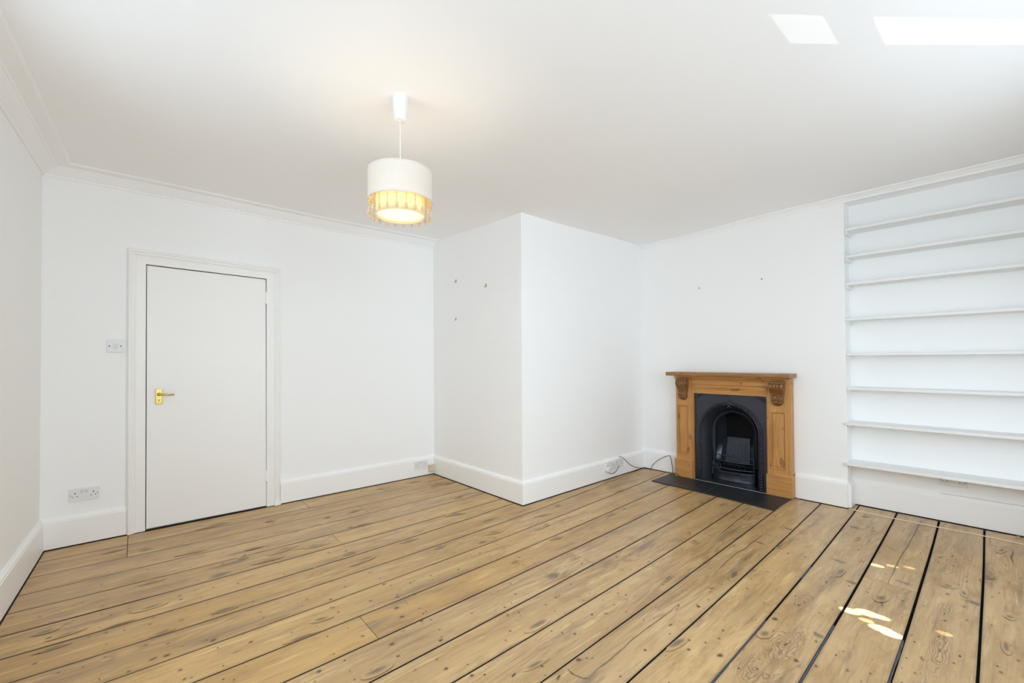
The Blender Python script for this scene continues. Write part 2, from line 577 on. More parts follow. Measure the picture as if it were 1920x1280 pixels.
JOINT = {0: [-0.048, 1.13, 1.815], 1: [-0.048], 2: [1.464], 4: [1.077], 9: [0.835], 10: [2.152], 16: [3.18], 6: [3.3], 12: [0.2], 14: [0.6]}
rnd = random.Random(7)
mb = MB()
mb.att = {"board": [], "knot": []}
XA, XB = -0.72, 4.80
BOARD = []                                     # (row, x from, x to, r1, r2)
for k in range(len(SEAM) + 1):
    ends = [XA] + JOINT.get(k, []) + [XB]
    for a, b in zip(ends[:-1], ends[1:]):
        r1, r2 = rnd.random(), (rnd.uniform(0, .45) if k < 10 else rnd.uniform(.7, 1.0))   # front rows tinted paler, sheen from the windows painted into the colour
        BOARD.append((k, a, b, r1, r2))
        a2 = a + (0.0015 if a > XA else 0)
        b2 = b - (0.0015 if b < XB else 0)
        n = max(2, int((b2 - a2) / 0.22))
        base = len(mb.v)
        TH, CH = 0.021, 0.0009
        for i in range(n + 1):
            x = a2 + (b2 - a2) * i / n
            g1 = GAP[k - 1] / 2 if k > 0 else 0
            g0 = GAP[k] / 2 if k < len(GAP) else 0
            wob = 0.0012 * sin(x * 5 + k)
            yt = seam(k - 1, x) - g1 + wob * 0.4
            yb = seam(k, x) + g0 + wob * 0.4
            if k == 4:                          # the one gap that opens up by the left wall
                yb += 0.004 * max(0, 0.25 - abs(x + 0.15)) * 4
            for yy, zz, vv in ((yb, -TH, 0), (yb, -CH, 0), (yb + CH, 0, 0), (yt - CH, 0, 1), (yt, -CH, 1), (yt, -TH, 1)):
                mb.v.append((x, yy, zz))
                mb.att["board"].append((r1, r2, vv))
                mb.att["knot"].append((9, 9, 0))
        for i in range(n):
            for j in range(5):
                mb.f.append([base + i * 6 + j, base + (i + 1) * 6 + j, base + (i + 1) * 6 + j + 1, base + i * 6 + j + 1])
                mb.mi.append(1 if j in (0, 4) else 0)
        mb.f.append([base + j for j in range(6)])
        mb.mi.append(0)
        mb.f.append([base + n * 6 + j for j in reversed(range(6))])
        mb.mi.append(0)


def board_at(x, y):
    for k, a, b, r1, r2 in BOARD:
        if a <= x <= b and seam(k, x) <= y <= seam(k - 1, x):
            return k, r1, r2
    return None


ZI = [0.00012]


def nz():
    ZI[0] += 0.0000025
    return ZI[0]


def fleck(x, y, ru, rv, typ, rot=0.0, z=None, n=14):
    """a knot, a nail head or a stain let into the board it sits on"""
    B = board_at(x, y)
    if not B:
        return
    k, r1, r2 = B
    z = z or nz()
    lo, hi = seam(k, x) + 0.006, seam(k - 1, x) - 0.006
    if y - lo < 0.003 or hi - y < 0.003:
        return
    base = len(mb.v)
    pts = [(0, 0)] + [(cos(2 * pi * i / n), sin(2 * pi * i / n)) for i in range(n)]
    for u, v in pts:
        px = x + ru * u * cos(rot) - rv * v * sin(rot)
        py = y + ru * u * sin(rot) + rv * v * cos(rot)
        sc = 1.0
        if py > hi:
            sc = (hi - y) / (py - y)
        if py < lo:
            sc = (lo - y) / (py - y)
        px, py = x + (px - x) * sc, y + (py - y) * sc
        mb.v.append((px, py, z))
        mb.att["board"].append((r1, r2, 0.0 + (py - seam(k, x)) / (seam(k - 1, x) - seam(k, x))))
        mb.att["knot"].append((u * sc, v * sc, typ))
    for i in range(n):
        mb.f.append([base, base + 1 + i, base + 1 + (i + 1) % n])
        mb.mi.append(0)


def crack(pts, w, z=0.0024):
    L = [Vector((p[0], p[1], 0)) for p in pts]
    P = []
    for a, b in zip(L[:-1], L[1:]):
        for i in range(4):
            q = a.lerp(b, i / 4)
            P.append(q + Vector((0, rnd.uniform(-.002, .002), 0)))
    P.append(L[-1])
    base = len(mb.v)
    for i, p in enumerate(P):
        t = (P[min(i + 1, len(P) - 1)] - P[max(i - 1, 0)]).normalized()
        q = Vector((-t.y, t.x, 0)) * (w / 2 * (0.25 + 0.75 * sin(pi * (i + 0.4) / len(P))) * rnd.uniform(.6, 1.2))
        B = board_at(p.x, p.y) or (0, .5, .5)
        for s in (-1, 1):
            mb.v.append((p.x + s * q.x, p.y + s * q.y, z))
            mb.att["board"].append((B[1], B[2], 0.5))
            mb.att["knot"].append((0, 0, 3))
    for i in range(len(P) - 1):
        mb.f.append([base + 2 * i, base + 2 * i + 1, base + 2 * i + 3, base + 2 * i + 2])
        mb.mi.append(0)


KN = [(-0.304, 2.915, 1.6), (0.05, 2.743, 1), (-0.005, 2.934, 1), (-0.096, 2.973, 1), (0.176, 2.969, 1.2), (0.179, 2.92, 1.2), (0.438, 2.913, 1.2),
      (0.326, 2.955, 1), (0.05, 3.475, 1), (0.473, 2.505, 1), (0.477, 2.445, 0.8), (0.39, 2.269, 1.4), (0.108, 2.504, 1), (0.032, 2.556, 1),
      (0.137, 2.256, 1.3), (0.564, 1.871, 1.7), (0.78, 2.391, 1.4), (-0.323, 2.708, 1.3), (-0.321, 2.79, 1), (-0.166, 2.807, 0.8), (0.77, 2.244, 1),
      (0.465, 2.635, 1), (0.96, 2.979, 1), (-0.363, 3.184, 1), (-0.215, 3.233, 0.7), (0.264, 2.396, 2.2), (0.1, 2.405, 2), (-0.023, 2.385, 1.2),
      (1.707, 2.318, 1.2), (1.473, 2.218, 1.2), (1.309, 2.261, 1.1), (1.18, 2.266, 1.1), (1.059, 2.352, 1.6), (1.007, 2.085, 2), (0.992, 1.996, 1.9),
      (1.055, 2.177, 1.6), (0.934, 2.239, 1.2), (1.856, 2.091, 1.1), (1.805, 2.001, 1), (1.583, 2.435, 1), (1.549, 1.783, 1.1), (1.269, 1.793, 0.8),
      (0.863, 1.835, 1.9), (0.962, 1.543, 1.4), (1.709, 1.391, 1.3), (1.268, 1.295, 1.2), (1.32, 1.559, 1), (1.599, 1.603, 0.9), (1.041, 1.714, 1.6),
      (0.848, 1.743, 1.2), (1.048, 1.901, 1.5), (2.328, 1.689, 1.2), (2.659, 1.706, 1.2), (1.779, 1.5, 0.7), (1.674, 1.071, 1.2), (1.308, 3.249, 1),
      (1.643, 2.928, 1), (0.882, 2.47, 1), (1.053, 2.536, 1), (1.425, 1.724, 1), (1.019, 1.442, 1.4), (1.41, 1.221, 2), (2.567, 0.745, 1.7),
      (2.345, 0.783, 2.3), (2.066, 0.909, 1.1), (1.993, 0.895, 1), (1.818, 0.948, 1.3), (1.884, 0.842, 2), (2.831, 0.98, 1), (2.54, 0.983, 1),
      (3.195, 0.983, 1), (3.218, 0.896, 1.2), (3.604, 0.699, 1.3), (3.278, 0.26, 1.3), (2.937, 0.244, 1.4), (2.748, 0.249, 1.4), (2.823, 0.383, 0.7),
      (2.088, 0.619, 1.8), (2.172, 1.077, 1.6), (2.112, 0.556, 1.2), (2.779, 0.014, 1), (2.453, 0.321, 0.7), (3.542, 0.202, 1)]
ST = [(0.046, 3.85, 3, 2.5), (0.377, 3.104, 4, 3), (0.589, 3.37, 9, 2), (0.438, 3.23, 9, 2), (1.816, 2.434, 3, 2), (1.851, 1.788, 4, 3), (1.232, 3.317, 3, 2),
      (2.104, 2.737, 6, 1.5)]
STX = [(4.052, 0.81, 5, 3), (3.309, 0.74, 5, 2), (3.047, 0.625, 4, 2), (2.794, 1.277, 4, 2.5), (3.655, 1.117, 4, 2), (3.262, 0.436, 4, 1.5),
       (3.262, 0.162, 5, 2.5), (2.072, 0.64, 5, 3), (2.355, 0.611, 4, 2), (3.237, 1.174, 4, 1.2)]
for x, y, s, t in ST:
    fleck(x, y, s * 0.022, t * 0.018, 2, z=nz(), n=18)
for x, y, s, t in STX:
    fleck(x, y, t * 0.017, s * 0.016, 2, rot=-0.15, z=nz(), n=18)
for x, y, ru, rv in ((1.917, 0.707, 0.15, 0.095), (2.17, 0.685, 0.26, 0.085), (2.62, 0.735, 0.17, 0.065), (2.62, 0.235, 0.30, 0.050), (3.02, 0.25, 0.20, 0.050),
                     (3.75, 0.27, 0.26, 0.055), (2.95, 0.72, 0.24, 0.055)):
    fleck(x, y, ru, rv, 4, z=nz(), n=22)
for x, y, s in KN:
    fleck(x, y, 0.0125 * s, 0.0095 * s, 1, rot=rnd.uniform(-.3, .3))
for k in range(len(SEAM)):                      # nails over the joists
    for j in range(14):
        x = -0.52 + 0.395 * j + rnd.uniform(-.015, .015)
        a, b = seam(k, x), seam(k - 1, x)
        for f in (0.2, 0.8):
            if rnd.random() < 0.85:
                fleck(x + rnd.uniform(-.02, .02), a + (b - a) * (f + rnd.uniform(-.06, .06)), rnd.uniform(.003, .0055), rnd.uniform(.003, .0045), 3)
        for _ in range(2):
            if rnd.random() < 0.4:
                continue
            fleck(x + rnd.uniform(-.15, .15), a + (b - a) * rnd.uniform(.1, .9), rnd.uniform(.005, .011), rnd.uniform(.004, .008), 1)
for _ in range(420):                            # small scuffs, dents and dark specks
    x, y = rnd.uniform(-.5, 4.7), rnd.uniform(-.4, 4.2)
    q = rnd.random()
    if q < .45:
        fleck(x, y, rnd.uniform(.005, .016), rnd.uniform(.0016, .004), 3, rot=rnd.uniform(-.5, .5), n=8)
    elif q < .75:
        fleck(x, y, rnd.uniform(.03, .10), rnd.uniform(.012, .03), 2, rot=rnd.uniform(-.2, .2), n=14)
    else:
        fleck(x, y, rnd.uniform(.005, .010), rnd.uniform(.004, .008), 1)
for pts, w in (([(1.347, 1.126), (1.432, 1.133), (1.541, 1.135), (1.707, 1.147), (1.832, 1.151), (1.923, 1.147), (2.033, 1.15), (2.118, 1.155)], .003),
               ([(4.596, 0.503), (4.372, 0.5), (3.954, 0.496), (3.755, 0.499), (3.577, 0.498), (3.417, 0.494), (3.176, 0.488)], .004),
               ([(2.573, 1.177), (2.736, 1.193), (2.953, 1.206), (3.053, 1.196), (3.212, 1.206), (3.464, 1.203)], .004),
               ([(2.992, 0.489), (2.908, 0.473), (2.861, 0.461)], .003),
               ([(4.354, 0.034), (4.191, 0.041), (4.071, 0.035)], .008),
               ([(3.07, 1.402), (3.5, 1.435), (3.95, 1.468)], .004),
               ([(1.332, 1.213), (1.328, 1.178), (1.339, 1.141), (1.358, 1.118)], .004)):
    crack(pts, w)
# dark subfloor seen in the gaps, and old filler strips in two of them
nb = len(mb.v)
mb.box((XA - .1, -.95, -0.06), (XB + .1, 4.45, -0.0215), 1)
for k, a, b in ((14, 1.2, 2.3), (15, 1.5, 2.5), (16, 2.2, 2.6), (14, 2.9, 3.1)):
    rw = []
    for i in range(9):
        x = a + (b - a) * i / 8
        g = GAP[k] * 0.42
        rw.append([(x, seam(k, x) - g * (0.2 + 0.8 * rnd.random()), -0.0025), (x, seam(k, x) + g * 0.9, -0.0025)])
    mb.grid(rw, 2)
for _ in range(len(mb.v) - nb):
    mb.att["board"].append((.5, .5, .5))
    mb.att["knot"].append((9, 9, 0))
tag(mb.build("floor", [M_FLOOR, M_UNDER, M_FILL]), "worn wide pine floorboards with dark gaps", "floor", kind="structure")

# ---------------------------------------------------------------- walls
TOPZ = 2.70
ZS, ZH = 0.55, 2.33                           # window sill and head
mb = MB()
for ya, yb, z0, z1 in ((WY - .32, ADDED_WINL[0], -.02, TOPZ), (ADDED_WINL[1], YD, -.02, TOPZ), (ADDED_WINL[0], ADDED_WINL[1], -.02, ZS), (ADDED_WINL[0], ADDED_WINL[1], ZH, TOPZ)):
    mb.prism([(xl(ya) - .25, ya), (xl(ya), ya), (xl(yb), yb), (xl(yb) - .25, yb)], z0, z1)
tag(mb.build("wall_left", M_WALL), "white wall along the left edge of the view", "wall", kind="structure")

DX0, DX1, DZ = 0.046, 0.851, 2.0               # door opening
mb = MB()
for a, b, z0, z1 in ((P1[0] - .15, DX0, -.02, TOPZ), (DX1, P2[0] + .2, -.02, TOPZ), (DX0, DX1, DZ, TOPZ)):
    mb.box((a, YD, z0), (b, YD + .075, z1))
mb.box((P1[0] - .15, YD + .075, -.02), (P2[0] + .2, YD + .13, TOPZ))
tag(mb.build("wall_back", M_WALL), "white wall with the plain door in it", "wall", kind="structure")

mb = MB()
mb.prism([P2, (P2[0], P2[1]), P3, P4, (P4[0], YD)][1:], -0.02, TOPZ)
tag(mb.build("wall_center", M_WALL, bevel=.004), "white boxed-in corner standing out between door wall and fireplace wall", "wall", kind="structure")

# fireplace wall: chimney breast with the hole for the grate, and the alcove beside it
HS0, HS1, HZ = 0.50, 1.17, 0.86
mb = MB()
MF = Matrix.Translation(OF) @ Matrix.Rotation(AF, 4, 'Z')    # local x along the wall, y into it
for a, b, z0, z1 in ((-0.25, HS0, -.02, TOPZ), (HS1, BREAST, -.02, TOPZ), (HS0, HS1, HZ, TOPZ)):
    mb.box((a, 0, z0), (b, 0.42, z1), M=MF)
mb.box((HS0, 0.36, -.02), (HS1, 0.42, HZ), M=MF)
mb.box((BREAST, DEEP, -.02), (END + .3, 0.42, TOPZ), M=MF)
mb.box((BREAST, 0.0, 2.583), (END + .3, DEEP, TOPZ), M=MF)   # plaster box over the alcove
tag(mb.build("wall_right", M_WALL), "white chimney breast with the alcove beside it", "wall", kind="structure")

mb = MB()
WX0, WX1 = P0[0] - .15, 5.1
xs = [WX0, WIN[0][0], WIN[0][1], WIN[1][0], WIN[1][1], WX1]
for i in range(5):
    if i % 2 == 0:
        mb.box((xs[i], WY - .32, -.02), (xs[i + 1], WY, TOPZ))
    else:
        mb.box((xs[i], WY - .32, -.02), (xs[i + 1], WY, ZS))
        mb.box((xs[i], WY - .32, ZH), (xs[i + 1], WY, TOPZ))
tag(mb.build("wall_front", M_WALL), "white wall with two tall windows behind the viewpoint", "wall", kind="structure")
WINS = [(((p + q) / 2, WY - .2, ZS), 0, p, q, n) for (p, q), n in zip(WIN, ("nearer the door side", "nearer the alcove"))]
WINS.append(((xl(1.65) - .15, 1.65, ZS), pi / 2, ADDED_WINL[0], ADDED_WINL[1], "added unseen in the left wall for fill light"))
for i, (loc, rz, a, b, lb) in enumerate(WINS):
    w = thing("window_%d" % (i + 1), loc, rz, "white sash window " + lb, "window", kind="structure")
    h = (b - a) / 2
    H = ZH - ZS
    mb = MB()
    for lo, hi in (((-h, -.05, 0), (-h + .06, .05, H)), ((h - .06, -.05, 0), (h, .05, H)), ((-h + .06, -.05, 0), (h - .06, .05, .07)), ((-h + .06, -.05, H - .06), (h - .06, .05, H)),
                   ((-h + .06, -.03, H / 2 - .025), (h - .06, .03, H / 2 + .025))):
        mb.box(lo, hi)
    mb.build("sash_frame", M_TRIM, w)
    mb = MB()
    mb.box((-h - .05, .05, -.04), (h + .05, .24, 0)) if rz == 0 else mb.box((-h - .05, -.20, -.04), (h + .05, -.05, 0))
    mb.build("sill", M_TRIM, w, bevel=.004)
    if i == 1:                                  # unseen boards with a slot, added to shape the ceiling glint
        c = loc[0]
        mb = MB()
        for xa, xb, za, zb in ((2.95, 3.545, 1.50, 2.27), (3.765, 3.885, 1.50, 2.27), (3.545, 3.765, 1.50, 1.820), (3.545, 3.765, 1.888, 1.930)):
            mb.box((xa - c, -.075, za - ZS), (xb - c, -.052, zb - ZS))
        mb.build("glint_mask", M_TRIM, w)

# ---------------------------------------------------------------- skirting boards
def skirt(h, t=0.022):
    return [(-.004, .007), (t, .007), (t, h - .028), (t - .003, h - .025), (t - .003, h - .017), (t - .007, h - .011), (t - .012, h - .004), (t - .014, h), (-.004, h)]


def rev(p):
    return list(reversed(p))


mb = MB()
mb.sweep([(P1[0], YD, 0), (P0[0], WY, 0)], skirt(.21))
tag(mb.build("baseboard_left", M_TRIM), "white moulded skirting board along the left wall", "skirting board", kind="structure")
mb = MB()
mb.sweep([(DX0 - .1045, YD, 0), (P1[0] + .0, YD, 0)], skirt(.207))
mb.sweep([(P2[0], YD, 0), (DX1 + .110, YD, 0)], skirt(.205))
tag(mb.build("baseboard_back", M_TRIM), "white moulded skirting board either side of the door", "skirting board", kind="structure")
mb = MB()
mb.sweep([(P4[0], P4[1], 0), (P3[0], P3[1], 0), (P2[0], P2[1], 0)], skirt(.203))
tag(mb.build("baseboard_center", M_TRIM), "white moulded skirting board round the boxed-in corner", "skirting board", kind="structure")
mb = MB()
a, b = fp(0.278), fp(-0.173)
mb.sweep([a, b], skirt(.225))
c, d, e = fp(BREAST), fp(BREAST, -DEEP), fp(1.377)
mb.sweep([c + Vector((0, 0, 0)), e], skirt(.225, .024))
# return of the chimney breast skirting into the alcove, then the back of the alcove
mb.sweep([fp(END, -DEEP), fp(BREAST, -DEEP), fp(BREAST, 0.0)], skirt(.210))
tag(mb.build("baseboard_right", M_TRIM), "white moulded skirting board either side of the fireplace and in the alcove", "skirting board", kind="structure")

# the dark gap where the boards stop short of the skirting
mb = MB()
gap = lambda d: [(-.004, .0004), (d, .0004), (d, .0012), (-.004, .0012)]
mb.sweep([(P4[0], P4[1], 0), (P3[0], P3[1], 0), (P2[0], P2[1], 0)], gap(.030))
mb.sweep([(P2[0], YD, 0), (P1[0], YD, 0), (P0[0], WY, 0)], gap(.0275))
mb.sweep([fp(END, -DEEP), fp(BREAST, -DEEP)], gap(.034))
mb.sweep([fp(BREAST + .01), fp(1.377)], gap(.028))
mb.sweep([fp(.278), fp(-.17)], gap(.030))
tag(mb.build("trim_4", M_UNDER), "dark gap where the floorboards stop at the skirting", "gap", kind="structure")

# ---------------------------------------------------------------- cornices
def cornice(w, h):
    return [(-.004, .03), (-.004, -h), (.012, -h), (.014, -h + .010), (.022, -h + .014), (w * .42, -.026), (w * .46, -.020), (w * .50, -.020),
            (w * .54, -.012), (w * .94, -.010), (w, -.004), (w, .03)]


mb = MB()
Z = lambda p: Vector((p[0], p[1], zc(p[0], p[1])))
pts = [Z(P2)]
for i in range(1, 8):
    pts.append(Z((P2[0] + (P1[0] - P2[0]) * i / 8, YD)))
pts.append(Z(P1))
for i in range(1, 8):
    y = YD + (WY - YD) * i / 8
    pts.append(Z((xl(y), y)))
pts.append(Z(P0))
mb.sweep(pts, cornice(.155, .072))
tag(mb.build("trim_1", M_CEIL, smooth=25), "white plaster cornice above the door wall and left wall", "cornice", kind="structure")
mb = MB()
pts = []
for i in range(9):
    q = fp(END + (-0.175 - END) * i / 8)
    pts.append(Z(q))
mb.sweep(pts, [(-.004, .03), (-.004, -.045), (.010, -.045), (.014, -.034), (.034, -.020), (.040, -.014), (.060, -.008), (.062, .03)])
tag(mb.build("trim_2", M_CEIL, smooth=25), "slim white cornice above the fireplace wall and alcove", "cornice", kind="structure")

# ---------------------------------------------------------------- door
dr = thing("door_1", (0, YD, 0), 0, "plain flush white door with brass lever handle in moulded frame", "door", kind="structure")
mb = MB()
prof = [(.0, .004), (.0, .020), (.004, .022), (.056, .022), (.058, .026), (.062, .027), (.068, .034), (.076, .036), (.082, .034), (.085, .042),
        (.094, .042), (.098, .038), (.100, .030), (.1045, .024), (.1045, -.002), (.0, -.002)]
path = [(DX0 + .001, 0.0), (DX0, DZ), (DX1, 1.984), (DX1 + .003, 0.0)]   # (x, z) of the opening
rows = []
nr = []
for i in range(3):
    t = Vector((path[i + 1][0] - path[i][0], path[i + 1][1] - path[i][1])).normalized()
    nr.append(Vector((-t.y, t.x)))
for i, p in enumerate(path):
    if i == 0:
        m = nr[0]
    elif i == 3:
        m = nr[2]
    else:
        m = (nr[i - 1] + nr[i]) / (1 + nr[i - 1].dot(nr[i]))
    rows.append([(p[0] + m.x * w, -h, max(p[1] + m.y * w, .004)) for w, h in prof])
n = len(prof)
mb.add([q for r in rows for q in r], [(i * n + j, i * n + (j + 1) % n, (i + 1) * n + (j + 1) % n, (i + 1) * n + j) for i in range(3) for j in range(n)]
       + [tuple(range(n)), tuple(range(3 * n, 4 * n))])
mb.box((DX0 - .10, -.027, .004), (DX0 - .055, .0, .030))          # plinth blocks
mb.box((DX1 + .060, -.046, .004), (DX1 + .108, .0, .035))
fr = mb.build("door_frame", M_DOOR, dr, smooth=30)
mb = MB()
mb.add([(DX0 + .007, -.012, .014), (DX1 - .002, -.012, .011), (DX1 - .006, -.012, 1.977), (DX0 + .005, -.012, 1.992),
        (DX0 + .007, .028, .014), (DX1 - .002, .028, .011), (DX1 - .006, .028, 1.977), (DX0 + .005, .028, 1.992)],
       [(0, 1, 2, 3), (7, 6, 5, 4), (0, 4, 5, 1), (1, 5, 6, 2), (2, 6, 7, 3), (3, 7, 4, 0)])
leaf = mb.build("leaf", M_DOOR, dr, bevel=.0015)
mb = MB()
mb.box((.102, -.016, .941), (.146, -.0125, 1.061))
mb.box((.106, -.019, .946), (.142, -.016, 1.056))
hd = mb.build("handle", M_BRASS, dr, bevel=.0015)
mb = MB()
MR = Matrix.Translation((.124, -.019, 1.017)) @ Matrix.Rotation(pi / 2, 4, 'X')
mb.lathe([(.0001, -.002), (.013, -.002), (.013, .003), (.010, .006), (.008, .030), (.009, .036), (.0001, .038)], 20, M=MR)
mb.tube([(.124, -.052, 1.017), (.140, -.054, 1.017), (.165, -.056, 1.015), (.190, -.055, 1.013), (.207, -.053, 1.013), (.215, -.049, 1.012)], [.0085, .0075, .0062, .0060, .0070, .0045], 12)
mb.build("lever", M_BRASS, hd, smooth=40)
mb = MB()
mb.lathe([(.0035, .0), (.0035, .0012)], 12, M=Matrix.Translation((.124, -.019, .975)) @ Matrix.Rotation(pi / 2, 4, 'X'), cap0=True, cap1=True)
mb.box((.1225, -.0203, .960), (.1255, -.0190, .974))
mb.build("keyhole", M_HOLE, hd)
for z0, z1 in ((1.765, 1.868), (.225, .322)):
    mb = MB()
    xh = DX1 - .002
    mb.lathe([(.0001, z0), (.0065, z0), (.0065, z1), (.0001, z1)], 14, center=(xh, -.019))
    mb.box((xh - .016, -.0145, z0), (xh, -.0125, z1))
    mb.box((xh + .001, -.0245, z0 + .002), (xh + .018, -.0225, z1 - .002))
    for q in range(1, 5):
        zz = z0 + (z1 - z0) * q / 5
        mb.lathe([(.0069, zz - .0012), (.0069, zz + .0012)], 14, center=(xh, -.019))
    mb.build("hinge", M_DOOR, dr)

# ---------------------------------------------------------------- electrics
def gang_socket(loc, rz, label, group=None, plug=False):
    t = thing("wall_socket", loc, rz, label, "socket", group)
    w, h = .155, .092
    mb = MB()
    mb.box((-w / 2, -.010, -h / 2), (w / 2, .0, h / 2))
    mb.build("face_plate", M_PLASTIC, t, bevel=.003)
    for s in (-1, 1):
        mb = MB()
        mb.add([(s * .012 - .0065, -.010, .010), (s * .012 + .0065, -.010, .010), (s * .012 + .0065, -.010, .030), (s * .012 - .0065, -.010, .030),
                (s * .012 - .0065, -.0115, .010), (s * .012 + .0065, -.0115, .010), (s * .012 + .0065, -.0150, .030), (s * .012 - .0065, -.0150, .030)],
               [(4, 5, 6, 7), (0, 1, 5, 4), (2, 3, 7, 6), (1, 2, 6, 5), (3, 0, 4, 7)])
        mb.build("switch_rocker", M_ROCKER, t)
        mb = MB()
        c = s * .046
        mb.box((c - .0028, -.0103, .006), (c + .0028, -.0098, .0155))
        for q in (-1, 1):
            mb.box((c + q * .0115 - .0040, -.0103, -.0135), (c + q * .0115 + .0040, -.0098, -.0092))
        mb.build("pin_holes", M_HOLE, t)
        mb = MB()
        mb.lathe([(.0001, 0), (.0036, 0), (.0036, .0008), (.0001, .0010)], 12, M=Matrix.Translation((s * .0685, -.010, 0)) @ Matrix.Rotation(pi / 2, 4, 'X'))
        mb.build("screw", M_SCREW, t)
    return t


G = "white double wall sockets"
gang_socket((-.280, YD, .343), 0, "white double socket on the wall left of the door, above the skirting", G)
gang_socket((2.347, YD - .022, .128), 0, "white double socket on the skirting beside the cream junction box", G)
ajx = atan2(0.0239, 1.0)
for x, lb in ((3.795, "white double socket on the boxed-in corner skirting with black flex plugged in"), (3.957, "white double socket nearer the fireplace of the pair on the boxed-in skirting")):
    gang_socket((x, yj(x) - .0225, .135 + (x - 3.79) * .06), ajx, lb, G)
q = fp(2.372, -DEEP)
gang_socket((q.x, q.y, .322), AF, "white double socket under the lowest alcove shelf", G)

mb = MB()
mb.box((-.034, -.030, -.041), (.034, 0, .041))
jb = thing("junction_box", (2.470, YD - .022, .074), 0, "small cream junction box low in the corner by the door wall", "junction box")
mb.build("box", M_CREAM, jb, bevel=.004)
mb = MB()
mb.box((-.028, -.0335, -.034), (.028, -.030, .034))
mb.build("cover", M_CREAM, jb, bevel=.002)

sw = thing("light_switch", (-.124, YD, 1.381), 0, "white square light switch beside the door frame", "switch")
mb = MB()
mb.box((-.046, -.010, -.046), (.046, 0, .046))
mb.build("face_plate", M_PLASTIC, sw, bevel=.003)
mb = MB()
mb.add([(-.012, -.010, -.018), (.014, -.010, -.018), (.014, -.010, .018), (-.012, -.010, .018), (-.012, -.0150, -.018), (.014, -.0150, -.018), (.014, -.011, .018), (-.012, -.011, .018)],
       [(4, 5, 6, 7), (0, 1, 5, 4), (2, 3, 7, 6), (1, 2, 6, 5), (3, 0, 4, 7)])
mb.build("rocker", M_ROCKER, sw)
for s in (-1, 1):
    mb = MB()
    mb.lathe([(.0001, 0), (.0042, 0), (.0042, .001), (.0001, .0012)], 12, M=Matrix.Translation((s * .0315, -.010, 0)) @ Matrix.Rotation(pi / 2, 4, 'X'))
    mb.build("screw", M_HOLE, sw)


def curve_pts(pts, n=6):
    P = [Vector(p) for p in pts]
    out = []
    for i in range(len(P) - 1):
        a, b, c, d = P[max(i - 1, 0)], P[i], P[i + 1], P[min(i + 2, len(P) - 1)]
        for k in range(n):
            t = k / n
            out.append(0.5 * ((2 * b) + (c - a) * t + (2 * a - 5 * b + 4 * c - d) * t * t + (3 * b - a - 3 * c + d) * t ** 3))
    out.append(P[-1])
    return out


# plug with its looped flex
pg = thing("plug", (3.735, yj(3.735) - .034, .112), ajx, "white plug with short looped black flex in the boxed-in skirting socket", "plug")
mb = MB()
mb.box((-.020, -.030, -.022), (.022, 0, .022))
mb.build("plug_body", M_PLASTIC, pg, bevel=.006, seg=3)
mb = MB()
mb.tube(curve_pts([(0, -.012, -.020), (.02, -.014, -.040), (.075, -.012, -.055), (.14, -.008, -.050), (.20, -.004, -.012), (.232, .006, .004)]), .0028, 8)
mb.build("flex", M_CORD, pg, smooth=60)

mb = MB()
C0 = [Vector((3.978, yj(3.978) - .014, .208)), Vector((4.02, yj(4.0) - .030, .19)), Vector((4.07, yj(4.07) - .032, .160)), Vector((4.18, yj(4.18) - .032, .082)), Vector((4.30, yj(4.3) - .030, .035)),
      Vector((4.42, 2.835, .006)), Vector((4.455, 2.76, .006)), fp(-.03, .030, .06), fp(.034, .030, .121), fp(.10, .030, .163), fp(.150, .030, .187), fp(.176, .031, .190), fp(.194, .032, .142), fp(.205, .034, .080), fp(.212, .035, .012)]
mb.tube(curve_pts(C0), .0026, 8)
tag(mb.build("power_cord", M_CORD, smooth=60), "thin black cord looping along the skirting from sockets to fireplace", "cord")

mb = MB()
mb.tube(curve_pts([(4.505, .935, .0034), (4.494, .80, .0034), (4.492, .636, .0034), (4.506, .37, .0034), (4.520, .158, .0034), (4.514, -.01, .0034), (4.52, -.30, .0034), (4.53, -.50, .0042)]), .0040, 8)
tag(mb.build("floor_cable", M_CREAMCORD, smooth=60), "thin cream cable lying along the floorboards before the alcove", "cable")
mb = MB()
mb.tube(curve_pts([fp(2.30, -DEEP + .012, .2135), fp(2.34, -DEEP + .016, .2135), fp(2.40, -DEEP + .009, .2135), fp(2.55, -DEEP + .010, .2135), fp(2.62, -DEEP + .013, .2135), fp(2.80, -DEEP + .009, .2135), fp(3.2, -DEEP + .009, .2135)]), .0024, 8)
tag(mb.build("skirting_cable", M_GREYCORD, smooth=60), "thin grey cable lying on top of the alcove skirting board", "cable")

# ---------------------------------------------------------------- hooks and nails in the walls
def hook(name, loc, rz, label, mat, sc=1.0, group=None):
    t = thing(name, loc, rz, label, "hook", group)
    mb = MB()
    mb.box((-.0055 * sc, -.003, -.012 * sc), (.0055 * sc, 0, .014 * sc))
    mb.build("back_plate", mat, t, bevel=.001)
    mb = MB()
    mb.tube(curve_pts([(0, -.003, -.006 * sc), (0, -.010 * sc, -.014 * sc), (0, -.017 * sc, -.012 * sc), (0, -.019 * sc, -.003 * sc)]), .0022 * sc, 8)
    mb.build("prong", mat, t, smooth=60)
    mb = MB()
    mb.lathe([(.0001, 0), (.0034 * sc, 0), (.0030 * sc, .003), (.0001, .004)], 12, M=Matrix.Translation((0, -.003, .008 * sc)) @ Matrix.Rotation(pi / 2, 4, 'X'))
    mb.build("nail_head", M_SCREW, t)
    return t


